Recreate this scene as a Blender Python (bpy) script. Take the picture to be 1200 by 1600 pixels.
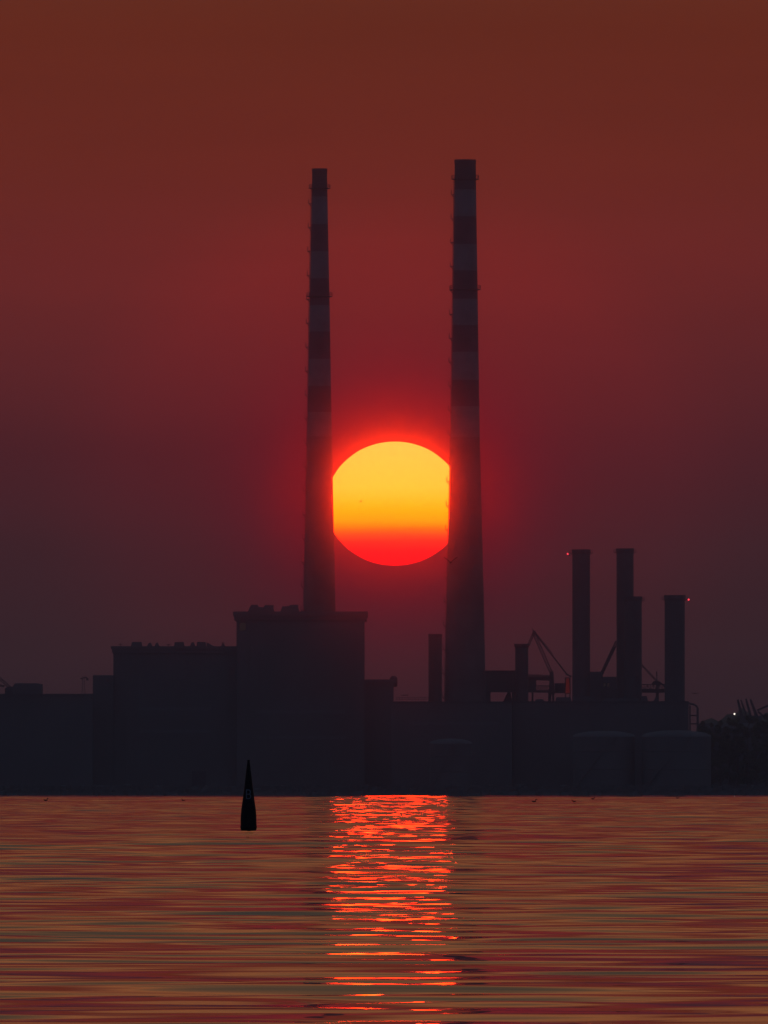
import bpy, math, random
import numpy as np
from mathutils import Vector

random.seed(7)
np.random.seed(7)
scene = bpy.context.scene
COL = scene.collection
for o in list(bpy.data.objects):
    bpy.data.objects.remove(o)

# ------------------------------------------------------------------ camera
K = 23148.0          # photograph pixels per radian (long telephoto lens)
HOR = 1231.0         # photograph row of the eye-level horizon
CAMH = 1.0           # eye height above the water
R = math.radians
REARTH = 7.4e6      # earth radius with ordinary refraction: the water curves away

cam_data = bpy.data.cameras.new("camera")
cam = bpy.data.objects.new("camera", cam_data)
COL.objects.link(cam)
cam.location = (0, 0, CAMH)
cam.rotation_euler = (math.pi / 2 + math.atan((HOR - 800) / K), 0, 0)
cam_data.sensor_fit = 'VERTICAL'
cam_data.angle = 2 * math.atan(800 / K)
cam_data.clip_start = 1.0
cam_data.clip_end = 200000.0
scene.camera = cam

# ------------------------------------------------------------------ render / exposure
scene.render.engine = 'CYCLES'
scene.view_settings.view_transform = 'Standard'
scene.view_settings.look = 'None'
scene.view_settings.exposure = 0.0
scene.view_settings.gamma = 1.0
scene.view_settings.use_curve_mapping = False
cy = scene.cycles
cy.use_denoising = True
cy.max_bounces = 8
cy.glossy_bounces = 5
cy.diffuse_bounces = 2
cy.volume_bounces = 0
cy.caustics_reflective = False
cy.caustics_refractive = False
cy.sample_clamp_indirect = 0.0


def lin(c):
    out = []
    for v in c:
        v = v / 255.0
        out.append(v / 12.92 if v <= 0.04045 else ((v + 0.055) / 1.055) ** 2.4)
    return tuple(out)


# ------------------------------------------------------------------ sky
SUN_X, SUN_Y = 617.0, 787.0
SUN_EL = (HOR - SUN_Y) / K
SUN_AZ = (SUN_X - 600) / K
sun_dir = Vector((math.sin(SUN_AZ), math.cos(SUN_AZ), math.tan(SUN_EL))).normalized()

world = bpy.data.worlds.new("World")
scene.world = world
world.use_nodes = True
wn = world.node_tree
wn.nodes.clear()
L = wn.links


def N(tree, kind, **kw):
    n = tree.nodes.new(kind)
    for k, v in kw.items():
        setattr(n, k, v)
    return n


def M(tree, op, a, b=None, clamp=False):
    n = tree.nodes.new('ShaderNodeMath')
    n.operation = op
    n.use_clamp = clamp
    for i, v in enumerate((a, b)):
        if v is None:
            continue
        if isinstance(v, (int, float)):
            n.inputs[i].default_value = v
        else:
            tree.links.new(v, n.inputs[i])
    return n.outputs[0]


def ramp(tree, fac, stops, interp='LINEAR'):
    n = tree.nodes.new('ShaderNodeValToRGB')
    cr = n.color_ramp
    cr.interpolation = interp
    while len(cr.elements) > 1:
        cr.elements.remove(cr.elements[-1])
    cr.elements[0].position = stops[0][0]
    cr.elements[0].color = (*stops[0][1], 1)
    for p, c in stops[1:]:
        e = cr.elements.new(p)
        e.color = (*c, 1)
    tree.links.new(fac, n.inputs[0])
    return n.outputs[0]


def mixc(tree, blend, fac, a, b):
    n = tree.nodes.new('ShaderNodeMix')
    n.data_type = 'RGBA'
    n.blend_type = blend
    for sock, v in ((n.inputs[0], fac), (n.inputs[6], a), (n.inputs[7], b)):
        if isinstance(v, (int, float)):
            sock.default_value = v
        elif isinstance(v, tuple):
            sock.default_value = (*v, 1)
        else:
            tree.links.new(v, sock)
    return n.outputs[2]


tc = N(wn, 'ShaderNodeTexCoord')
dirv = tc.outputs['Generated']
sep = N(wn, 'ShaderNodeSeparateXYZ')
L.new(dirv, sep.inputs[0])
elev = M(wn, 'MAXIMUM', sep.outputs[2], 0.0)
tel = M(wn, 'SQRT', elev)
SKY = [(0.0, (42, 31, 37)), (0.0060, (48, 33, 39)), (0.0099, (53, 34, 39)), (0.0164, (62, 33, 38)),
       (0.0229, (78, 31, 36)), (0.0293, (99, 36, 36)), (0.0358, (115, 39, 33)), (0.0423, (112, 40, 26)),
       (0.0522, (104, 40, 22)), (0.058, (110, 54, 36)), (0.066, (124, 67, 43)), (0.076, (138, 79, 49)), (0.088, (150, 90, 54)), (0.104, (124, 82, 56)), (0.13, (94, 72, 55)),
       (0.17, (76, 67, 58)), (0.25, (64, 67, 69)), (0.45, (54, 63, 77)), (1.0, (46, 56, 72))]
base = ramp(wn, tel, [(math.sqrt(e), lin(c)) for e, c in SKY])
# the eastern half of the sky, away from the sunset, is a dim blue grey
EAST = [(0.0, (50, 60, 82)), (0.3, (60, 74, 100)), (1.0, (46, 58, 78))]
east = ramp(wn, tel, [(math.sqrt(e), lin(c)) for e, c in EAST])
side = M(wn, 'ADD', M(wn, 'MULTIPLY', sep.outputs[1], 1.25), 0.0, clamp=True)
base = mixc(wn, 'MIX', side, east, base)
# physical dusk sky, very weak, under the dust-laden band
nish = N(wn, 'ShaderNodeTexSky')
nish.sky_type = 'NISHITA'
nish.sun_disc = False
nish.sun_elevation = SUN_EL
nish.sun_rotation = SUN_AZ
nish.dust_density = 6.0
nish.air_density = 1.5
nis = mixc(wn, 'MULTIPLY', 1.0, nish.outputs[0], (0.004, 0.004, 0.004))
base = mixc(wn, 'ADD', 1.0, base, nis)
mpw = N(wn, 'ShaderNodeMapping')
mpw.inputs['Scale'].default_value = (22, 22, 260)
L.new(dirv, mpw.inputs[0])
nsk = N(wn, 'ShaderNodeTexNoise')
nsk.inputs['Scale'].default_value = 1.0
nsk.inputs['Detail'].default_value = 4.0
L.new(mpw.outputs[0], nsk.inputs['Vector'])
lay = M(wn, 'ADD', M(wn, 'MULTIPLY', M(wn, 'SUBTRACT', nsk.outputs[0], 0.5), 0.22), 1.0)
lcol = N(wn, 'ShaderNodeCombineColor')
for k_ in range(3):
    L.new(lay, lcol.inputs[k_])
base = mixc(wn, 'MULTIPLY', 1.0, base, lcol.outputs[0])
# aureole: the dusty air brightens and reddens towards the sun
sub = N(wn, 'ShaderNodeVectorMath', operation='SUBTRACT')
L.new(dirv, sub.inputs[0])
sub.inputs[1].default_value = (sun_dir + Vector((0, 0, 14 / K)))
mul = N(wn, 'ShaderNodeVectorMath', operation='MULTIPLY')
L.new(sub.outputs[0], mul.inputs[0])
mul.inputs[1].default_value = (1.0, 1.0, 1.10)
ln = N(wn, 'ShaderNodeVectorMath', operation='LENGTH')
L.new(mul.outputs[0], ln.inputs[0])
LR0, LR1 = math.log10(90 / K), math.log10(900 / K)
lr = M(wn, 'LOGARITHM', M(wn, 'MAXIMUM', ln.outputs['Value'], 1e-5), 10.0)
tlr = M(wn, 'DIVIDE', M(wn, 'SUBTRACT', lr, LR0), LR1 - LR0, clamp=True)
GS = 14.0
AUR = [(100, (1.0, 0.02, 0.30)), (115, (1.1, 0.04, 0.40)), (135, (1.35, 0.10, 0.52)), (160, (1.6, 0.25, 0.65)),
       (190, (1.68, 0.42, 0.76)), (240, (1.58, 0.64, 0.86)), (320, (1.46, 0.86, 0.92)), (430, (1.38, 0.96, 0.98)),
       (560, (1.10, 1.0, 1.0)), (760, (1.0, 1.0, 1.0))]
aur = ramp(wn, tlr, [((math.log10(p / K) - LR0) / (LR1 - LR0), tuple(v / GS for v in c)) for p, c in AUR])
aur = mixc(wn, 'MULTIPLY', 1.0, aur, (GS, GS, GS))
sky_col = mixc(wn, 'MULTIPLY', 1.0, base, aur)
bg = N(wn, 'ShaderNodeBackground')
L.new(sky_col, bg.inputs[0])
bg.inputs[1].default_value = 1.0
wo = N(wn, 'ShaderNodeOutputWorld')
L.new(bg.outputs[0], wo.inputs[0])

# ------------------------------------------------------------------ sun lamp (dust-dimmed light round the disc)
sl = bpy.data.lights.new("sunlight", 'SUN')
sl.energy = 0.00003
sl.angle = R(0.62)
sl.color = (1.0, 0.12, 0.05)
slo = bpy.data.objects.new("sunlight", sl)
COL.objects.link(slo)
slo.rotation_euler = (-sun_dir).to_track_quat('-Z', 'Y').to_euler()


# ------------------------------------------------------------------ helpers
def mat(name, col, rough=0.8, var=0.25, scale=0.3, metal=0.0, spec=0.3, bump=0.0):
    m = bpy.data.materials.new(name)
    m.use_nodes = True
    t = m.node_tree
    b = t.nodes['Principled BSDF']
    b.inputs['Roughness'].default_value = rough
    b.inputs['Metallic'].default_value = metal
    b.inputs['Specular IOR Level'].default_value = spec
    c = N(t, 'ShaderNodeTexCoord')
    no = N(t, 'ShaderNodeTexNoise')
    no.inputs['Scale'].default_value = scale
    no.inputs['Detail'].default_value = 6.0
    t.links.new(c.outputs['Object'], no.inputs['Vector'])
    lo = tuple(max(0, v * (1 - var)) for v in col)
    hi = tuple(min(1, v * (1 + var)) for v in col)
    out = ramp(t, no.outputs[0], [(0.3, lo), (0.7, hi)])
    t.links.new(out, b.inputs['Base Color'])
    if bump:
        bu = N(t, 'ShaderNodeBump')
        bu.inputs['Strength'].default_value = bump
        t.links.new(no.outputs[0], bu.inputs['Height'])
        t.links.new(bu.outputs[0], b.inputs['Normal'])
    return m


def emat(name, col, strength):
    m = bpy.data.materials.new(name)
    m.use_nodes = True
    t = m.node_tree
    t.nodes.clear()
    e = N(t, 'ShaderNodeEmission')
    e.inputs[0].default_value = (*col, 1)
    e.inputs[1].default_value = strength
    o = N(t, 'ShaderNodeOutputMaterial')
    t.links.new(e.outputs[0], o.inputs[0])
    return m


MT = dict(
    concrete=mat('concrete', (0.14, 0.13, 0.13), 0.9, 0.3, 0.12),
    red=mat('faded_red_paint', (0.135, 0.062, 0.075), 0.7, 0.3, 0.25),
    white=mat('weathered_white_paint', (0.20, 0.20, 0.21), 0.7, 0.2, 0.25),
    soot=mat('sooty_concrete', (0.07, 0.055, 0.06), 0.9, 0.3, 0.2),
    steel=mat('dark_steel', (0.07, 0.07, 0.075), 0.6, 0.3, 0.8, metal=0.2),
    clad=mat('grey_cladding', (0.13, 0.13, 0.13), 0.7, 0.15, 0.05),
    clad2=mat('dark_cladding', (0.125, 0.125, 0.125), 0.7, 0.15, 0.05),
    clad3=mat('pale_cladding', (0.24, 0.245, 0.25), 0.7, 0.15, 0.05),
    stack=mat('stack_steel', (0.09, 0.092, 0.095), 0.7, 0.2, 0.2),
    roof=mat('roof_felt', (0.09, 0.09, 0.09), 0.9, 0.3, 0.2),
    tank=mat('tank_paint', (0.13, 0.13, 0.128), 0.6, 0.15, 0.1),
    tankroof=mat('tank_roof_paint', (0.15, 0.15, 0.146), 0.7, 0.2, 0.15),
    glass=mat('window_glass', (0.12, 0.13, 0.14), 0.4, 0.1, 0.5, spec=0.6),
    rock=mat('armour_rock', (0.11, 0.11, 0.105), 0.9, 0.3, 0.6, bump=0.2),
    land=mat('ground_gravel', (0.14, 0.13, 0.11), 0.95, 0.3, 0.05),
    hill=mat('hill_grass', (0.09, 0.10, 0.06), 0.95, 0.3, 0.01),
    leaf=mat('leaf', (0.06, 0.085, 0.035), 0.8, 0.4, 0.4),
    bark=mat('bark', (0.09, 0.07, 0.05), 0.95, 0.3, 1.0),
    buoy=mat('black_buoy_paint', (0.008, 0.008, 0.010), 0.5, 0.3, 1.5, spec=0.1),
    letter=mat('faded_letter_paint', (0.16, 0.20, 0.25), 0.7, 0.2, 2.0),
    bird=mat('dark_feathers', (0.03, 0.03, 0.03), 0.9, 0.3, 4.0),
    gull=mat('grey_feathers', (0.05, 0.045, 0.045), 0.9, 0.3, 4.0),
    redlamp=emat('red_lamp_glass', (1.0, 0.05, 0.08), 2.0),
    whitelamp=emat('white_lamp_glass', (1.0, 0.93, 0.80), 2.0),
    redpanel=emat('red_lit_panel', (1.0, 0.08, 0.06), 0.055),
    paneglow=emat('dim_window_and_sky_glow', (0.8, 0.65, 0.6), 0.012),  # lit windows, and the painted sky glow in the boiler house opening
)


class MB:
    def __init__(s):
        s.v, s.f = [], []

    def add(s, vs, fs):
        o = len(s.v)
        s.v += [tuple(p) for p in vs]
        s.f += [tuple(i + o for i in f) for f in fs]
        return s

    def box(s, x0, x1, y0, y1, z0, z1, tx=0.0):
        # tx: inset of the top on the left and right (tapered boxes)
        v = [(x0, y0, z0), (x1, y0, z0), (x1, y1, z0), (x0, y1, z0),
             (x0 + tx, y0, z1), (x1 - tx, y0, z1), (x1 - tx, y1, z1), (x0 + tx, y1, z1)]
        return s.add(v, [(0, 3, 2, 1), (4, 5, 6, 7), (0, 1, 5, 4), (1, 2, 6, 5), (2, 3, 7, 6), (3, 0, 4, 7)])

    def lathe(s, cx, cy_, prof, seg=32, cap=True):
        vs, fs = [], []
        for (r, z) in prof:
            for i in range(seg):
                a = 2 * math.pi * i / seg
                vs.append((cx + r * math.cos(a), cy_ + r * math.sin(a), z))
        for k in range(len(prof) - 1):
            for i in range(seg):
                j = (i + 1) % seg
                fs.append((k * seg + i, k * seg + j, (k + 1) * seg + j, (k + 1) * seg + i))
        if cap:
            fs.append(tuple(range(seg - 1, -1, -1)))
            b = (len(prof) - 1) * seg
            fs.append(tuple(b + i for i in range(seg)))
        return s.add(vs, fs)

    def bar(s, p, q, w, w2=None):
        p, q = Vector(p), Vector(q)
        d = (q - p).normalized()
        up = Vector((0, 0, 1)) if abs(d.z) < 0.95 else Vector((0, 1, 0))
        a = d.cross(up).normalized()
        b = d.cross(a).normalized()
        w2 = w if w2 is None else w2
        vs = []
        for c, ww in ((p, w), (q, w2)):
            for sa, sb in ((-1, -1), (1, -1), (1, 1), (-1, 1)):
                vs.append(c + a * sa * ww / 2 + b * sb * ww / 2)
        return s.add(vs, [(0, 1, 2, 3), (7, 6, 5, 4), (0, 4, 5, 1), (1, 5, 6, 2), (2, 6, 7, 3), (3, 7, 4, 0)])

    def truss(s, p, q, h, w, n, t):
        """box-lattice girder from p to q, h high, w deep, n bays, member size t"""
        p, q = Vector(p), Vector(q)
        d = (q - p)
        u = d.normalized()
        dep = Vector((0, 1, 0))
        nrm = dep.cross(u).normalized()
        cs = [(nrm * h / 2 * sa + dep * w / 2 * sb) for sa, sb in ((-1, -1), (1, -1), (1, 1), (-1, 1))]
        for c in cs:
            s.bar(p + c, q + c, t)
        for i in range(n + 1):
            b = p + d * i / n
            s.bar(b + cs[0], b + cs[1], t * 0.7)
            s.bar(b + cs[3], b + cs[2], t * 0.7)
            s.bar(b + cs[0], b + cs[3], t * 0.7)
            s.bar(b + cs[1], b + cs[2], t * 0.7)
            if i < n:
                e = p + d * (i + 1) / n
                k = (0, 1) if i % 2 == 0 else (1, 0)
                s.bar(b + cs[k[0]], e + cs[k[1]], t * 0.6)
                k = (3, 2) if i % 2 == 0 else (2, 3)
                s.bar(b + cs[k[0]], e + cs[k[1]], t * 0.6)
        return s

    def build(s, name, m, parent=None, smooth=False):
        me = bpy.data.meshes.new(name)
        org = Vector((0, 0, 0))
        vs = s.v
        if parent is not None:
            pw = wpos(parent)
            vs = [(x - pw.x, y - pw.y, z - pw.z) for x, y, z in s.v]
        me.from_pydata(vs, [], s.f)
        me.materials.append(MT[m] if isinstance(m, str) else m)
        if smooth:
            me.shade_smooth()
        me.update()
        o = bpy.data.objects.new(name, me)
        COL.objects.link(o)
        o.parent = parent
        return o


def wpos(o):
    v = Vector((0, 0, 0))
    while o is not None:
        v = v + o.location
        o = o.parent
    return v


def tag(o, label=None, cat=None, group=None, kind=None):
    for k, v in (('label', label), ('category', cat), ('group', group), ('kind', kind)):
        if v:
            o[k] = v
    return o


def thing(name, loc, label, cat, group=None):
    o = bpy.data.objects.new(name, None)
    COL.objects.link(o)
    o.location = loc
    o.empty_display_size = 2
    return tag(o, label, cat, group)


def X(x, D):
    return (x - 600) * D / K


def Z(y, D):
    return CAMH + (HOR - y) * D / K


def P(x, y, D):
    return Vector((X(x, D), D, Z(y, D)))


def sbox(mb, x0, x1, yt, yb, D, depth, tx=0.0):
    """box whose front face stands at distance D, sized from the photograph's rows and columns"""
    zb = GROUND if yb is None else Z(yb, D)
    return mb.box(X(x0, D), X(x1, D), D, D + depth, zb, Z(yt, D), tx)


def drop(d):
    """how far the water surface lies below its level at the camera, d metres out"""
    return -d * d / (2 * REARTH)


def water_dist(y):
    """distance at which the water appears in photograph row y"""
    a = (y - HOR) / K
    d = CAMH / a
    for _ in range(40):
        d = CAMH / (a - d / (2 * REARTH))
    return d


GROUND = 1.2
SHORE = 4705.0

# ------------------------------------------------------------------ sea
NW = 110
lam = np.exp(np.random.uniform(math.log(0.42), math.log(13.0), NW))
ang = np.random.normal(0, 0.32, NW)
kx, ky = 2 * math.pi / lam * np.sin(ang), 2 * math.pi / lam * np.cos(ang)
ph = np.random.uniform(0, 2 * math.pi, NW)
wgt = np.exp(-0.5 * ((np.log(lam) - math.log(1.15)) / 0.85) ** 2)
RMS_SLOPE = 0.041
amp = wgt / np.sqrt((wgt ** 2).sum() / 2) * RMS_SLOPE / (2 * math.pi / lam)

rows = np.concatenate([[-280, -80, 10, 35, 45], np.arange(50, 200, 0.15), np.arange(200, 900, 0.4),
                       np.arange(900, 2000, 0.9), np.arange(2000, 3950, 1.7), np.arange(3950, SHORE + 12, 25.0)])
dens = np.linspace(-1, 1, 171)
outer = np.array([1.02, 1.1, 1.3, 1.8, 3.0, 6.0, 14.0, 30.0])
ucol = np.concatenate([-outer[::-1], dens, outer])
W = np.maximum(4.0, 0.026 * 1.25 * rows)
XX = np.clip(W[:, None] * ucol[None, :], -2380, 2380)
YY = np.repeat(rows[:, None], len(ucol), 1)
dy = np.gradient(rows)
ZZ = np.zeros_like(XX)
S2 = np.zeros_like(XX)
patch = np.zeros_like(XX)
for (sx, sy, pp, a) in ((.06, .04, .3, .5), (-.04, .08, 1.7, .5), (.12, .10, 4.1, .35), (.018, -.018, 2.2, .4)):
    patch += a * np.sin(XX * sx * 2 + YY * sy * 1.5 + pp)
slope2 = amp * 2 * math.pi / lam
lims = [np.clip((lam[i] / dy - 3.0) / 3.0, 0, 1) for i in range(NW)]
have = np.sqrt(sum((slope2[i] * lims[i]) ** 2 for i in range(NW)) / 2) + 1e-6
boost = np.clip(0.80 * RMS_SLOPE / have, 1.0, 6.0)      # where short waves are left to the material the long ones carry the slope
gust = np.clip(0.95 + 0.45 * patch, 0.3, 1.6)
for i in range(NW):
    lim = (lims[i] * boost)[:, None]
    latlim = np.clip((lam[i] / max(abs(math.sin(ang[i])), .05) / (W * 2 / 170) - 3) / 3, 0, 1)[:, None]
    g = gust if lam[i] < 2.2 else 1.0
    ZZ += amp[i] * lim * latlim * g * np.sin(kx[i] * XX + ky[i] * YY + ph[i])
calm = 1.0 + 0.06 * np.clip((330 - rows) / 230, 0, 1)      # a little more ripple inshore
fade = calm * np.clip((rows - 36) / 12, 0, 1) * np.clip((SHORE - 5 - rows) / 60 + 0.15, 0.0, 1)
ZZ *= fade[:, None]
ZZ *= np.clip(1.25 - np.abs(ucol), 0, 0.2)[None, :] / 0.2
ZZ += drop(np.abs(YY))
nr, nc = XX.shape
verts = np.stack([XX, YY, ZZ], -1).reshape(-1, 3).astype(np.float32)
ii = (np.arange(nr - 1)[:, None] * nc + np.arange(nc - 1)[None, :]).ravel()
quads = np.stack([ii, ii + 1, ii + nc + 1, ii + nc], -1).astype(np.int32)
me = bpy.data.meshes.new('sea')
me.vertices.add(len(verts))
me.vertices.foreach_set('co', verts.ravel())
me.loops.add(quads.size)
me.loops.foreach_set('vertex_index', quads.ravel())
me.polygons.add(len(quads))
me.polygons.foreach_set('loop_start', np.arange(0, quads.size, 4, dtype=np.int32))
me.polygons.foreach_set('loop_total', np.full(len(quads), 4, dtype=np.int32))
me.polygons.foreach_set('use_smooth', np.ones(len(quads), dtype=bool))
me.update(calc_edges=True)
sea = bpy.data.objects.new('sea', me)
COL.objects.link(sea)
tag(sea, 'calm rippled sea with the red sun glitter across it', 'sea', kind='structure')

wm = bpy.data.materials.new('sea_water')
wm.use_nodes = True
t = wm.node_tree
b = t.nodes['Principled BSDF']
b.inputs['Base Color'].default_value = (0.012, 0.016, 0.018, 1)
b.inputs['Roughness'].default_value = 0.0
b.inputs['IOR'].default_value = 1.333
c = N(t, 'ShaderNodeTexCoord')
geo = N(t, 'ShaderNodeNewGeometry')
acc = geo.outputs['Normal']
for (scx, scy, amt, det) in ((0.6, 3.2, 0.125, 1.3), (0.22, 0.30, 0.03, 2.0)):
    mp = N(t, 'ShaderNodeMapping')
    mp.inputs['Scale'].default_value = (scx, scy, 1)
    t.links.new(c.outputs['Object'], mp.inputs[0])
    no = N(t, 'ShaderNodeTexNoise')
    no.inputs['Scale'].default_value = 1.0
    no.inputs['Detail'].default_value = det
    t.links.new(mp.outputs[0], no.inputs['Vector'])
    s1 = N(t, 'ShaderNodeVectorMath', operation='SUBTRACT')
    t.links.new(no.outputs['Color'], s1.inputs[0])
    s1.inputs[1].default_value = (0.5, 0.5, 0.5)
    s2 = N(t, 'ShaderNodeVectorMath', operation='MULTIPLY')
    t.links.new(s1.outputs[0], s2.inputs[0])
    s2.inputs[1].default_value = (amt, amt, 0.0)
    s3 = N(t, 'ShaderNodeVectorMath', operation='ADD')
    t.links.new(acc, s3.inputs[0])
    t.links.new(s2.outputs[0], s3.inputs[1])
    acc = s3.outputs[0]
nz = N(t, 'ShaderNodeVectorMath', operation='NORMALIZE')
t.links.new(acc, nz.inputs[0])
t.links.new(nz.outputs[0], b.inputs['Normal'])
me.materials.append(wm)

# ------------------------------------------------------------------ land, hill, shore rocks
mb = MB()
mb.box(-2380, 2380, SHORE + 6, 5600, -2.3, GROUND)
tag(mb.build('land', 'land'), kind='structure')

# far hill on the right
mb = MB()
prof = []
nx = 60
DH = 5430
for i in range(nx + 1):
    x = 1040 + i * 12
    h = 27 * (1 - math.exp(-((x - 1040) / 45.0) ** 2)) + 1.6 * math.sin(x * .11) + 1.1 * math.sin(x * .31 + 1) + 0.016 * max(0, x - 1200)
    prof.append((X(x, DH), max(h, 0) + GROUND))
vs, fs = [], []
for (x, h) in prof:
    vs += [(x, DH - 100, GROUND - 0.5), (x, DH, h), (x, DH + 60, h * 0.9), (x, DH + 140, GROUND - 0.5)]
for i in range(nx):
    for k in range(3):
        a = i * 4 + k
        fs.append((a, a + 4, a + 5, a + 1))
mb.add(vs, fs)
tag(mb.build('hill', 'hill', smooth=True), kind='structure')

# rock revetment along the waterline
mb = MB()
rng = random.Random(3)
xx = -330.0
while xx < 330:
    for row in range(3):
        s_ = rng.uniform(0.7, 1.4)
        cx_, cy_, cz_ = xx + rng.uniform(-.6, .6), SHORE + row * 2.0 + rng.uniform(-.5, .5), -1.3 + row * 1.15 + rng.uniform(-.25, .25)
        vs = []
        for (a, b_, c_) in ((-1, -1, -1), (1, -1, -1), (1, 1, -1), (-1, 1, -1), (-1, -1, 1), (1, -1, 1), (1, 1, 1), (-1, 1, 1)):
            k = rng.uniform(0.55, 1.0) * s_
            vs.append((cx_ + a * k, cy_ + b_ * k, cz_ + c_ * k * 0.8))
        mb.add(vs, [(0, 3, 2, 1), (4, 5, 6, 7), (0, 1, 5, 4), (1, 2, 6, 5), (2, 3, 7, 6), (3, 0, 4, 7)])
    xx += 1.5
tag(mb.build('shore_rocks', 'rock'), 'bank of dark boulders along the far waterline', 'rocks', kind='stuff')

# ------------------------------------------------------------------ the sun
DS = 60000.0
SUNC = P(SUN_X, SUN_Y, DS)
rx, rz = 107.0 * DS / K, 97.0 * DS / K
sm = bpy.data.materials.new('sun_seen_through_air')
sm.use_nodes = True
t = sm.node_tree
t.nodes.clear()
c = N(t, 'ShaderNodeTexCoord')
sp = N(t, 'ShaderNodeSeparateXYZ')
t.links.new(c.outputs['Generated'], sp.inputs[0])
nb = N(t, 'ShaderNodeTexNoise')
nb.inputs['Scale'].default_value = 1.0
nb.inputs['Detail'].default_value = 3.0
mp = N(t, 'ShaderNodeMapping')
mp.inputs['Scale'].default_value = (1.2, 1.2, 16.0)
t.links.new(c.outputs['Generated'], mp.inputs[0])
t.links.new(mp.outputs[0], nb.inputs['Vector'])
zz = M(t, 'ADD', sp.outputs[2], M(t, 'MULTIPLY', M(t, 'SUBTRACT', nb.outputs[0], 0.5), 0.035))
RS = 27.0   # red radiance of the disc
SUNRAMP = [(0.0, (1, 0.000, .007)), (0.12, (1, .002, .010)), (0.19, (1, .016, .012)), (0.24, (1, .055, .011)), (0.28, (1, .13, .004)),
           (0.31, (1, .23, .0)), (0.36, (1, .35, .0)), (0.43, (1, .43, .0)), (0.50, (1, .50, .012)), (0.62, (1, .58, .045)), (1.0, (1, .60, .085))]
col = ramp(t, zz, SUNRAMP)  # reddening by the low air is put into the disc's emission colour
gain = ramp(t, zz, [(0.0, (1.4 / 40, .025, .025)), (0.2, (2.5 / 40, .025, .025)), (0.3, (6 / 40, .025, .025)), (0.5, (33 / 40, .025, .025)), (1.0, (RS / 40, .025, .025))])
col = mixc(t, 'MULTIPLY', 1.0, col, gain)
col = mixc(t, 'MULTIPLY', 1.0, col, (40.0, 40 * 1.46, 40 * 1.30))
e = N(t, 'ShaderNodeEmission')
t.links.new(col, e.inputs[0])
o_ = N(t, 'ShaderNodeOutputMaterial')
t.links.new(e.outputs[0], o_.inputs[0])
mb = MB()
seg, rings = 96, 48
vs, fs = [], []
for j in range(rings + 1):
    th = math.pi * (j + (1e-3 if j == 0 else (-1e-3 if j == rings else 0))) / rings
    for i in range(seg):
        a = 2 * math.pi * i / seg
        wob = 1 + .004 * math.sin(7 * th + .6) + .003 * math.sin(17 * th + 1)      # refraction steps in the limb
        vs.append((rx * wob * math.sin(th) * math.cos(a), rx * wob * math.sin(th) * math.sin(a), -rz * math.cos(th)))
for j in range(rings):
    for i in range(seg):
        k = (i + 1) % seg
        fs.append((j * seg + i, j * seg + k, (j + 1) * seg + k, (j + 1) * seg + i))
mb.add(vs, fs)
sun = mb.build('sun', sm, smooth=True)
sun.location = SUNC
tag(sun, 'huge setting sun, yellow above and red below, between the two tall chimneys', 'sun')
spotm = emat('sunspot', (1.0, 0.30, 0.02), 0.42)
for (px_, py_, pr) in ((564, 785, 1.5), (614, 838, 1.2)):
    ox, oz = (px_ - SUN_X) * DS / K, (SUN_Y - py_) * DS / K
    oy = -rx * math.sqrt(max(0, 1 - (ox / rx) ** 2 - (oz / rz) ** 2)) * 1.01
    rr = pr * DS / K
    mbs = MB()
    vs = [(ox, oy - 0.6 * rr, oz)]
    for i in range(10):
        a = 2 * math.pi * i / 10
        vs.append((ox + rr * math.cos(a), oy + 0.3 * rr, oz + rr * 0.8 * math.sin(a)))
    vs.append((ox, oy + 0.8 * rr, oz))
    fs = [(0, 1 + i, 1 + (i + 1) % 10) for i in range(10)] + [(11, 1 + (i + 1) % 10, 1 + i) for i in range(10)]
    me_ = bpy.data.meshes.new('sunspot')
    me_.from_pydata(vs, [], fs)
    me_.materials.append(spotm)
    so = bpy.data.objects.new('sunspot', me_)
    COL.objects.link(so)
    so.parent = sun


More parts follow.
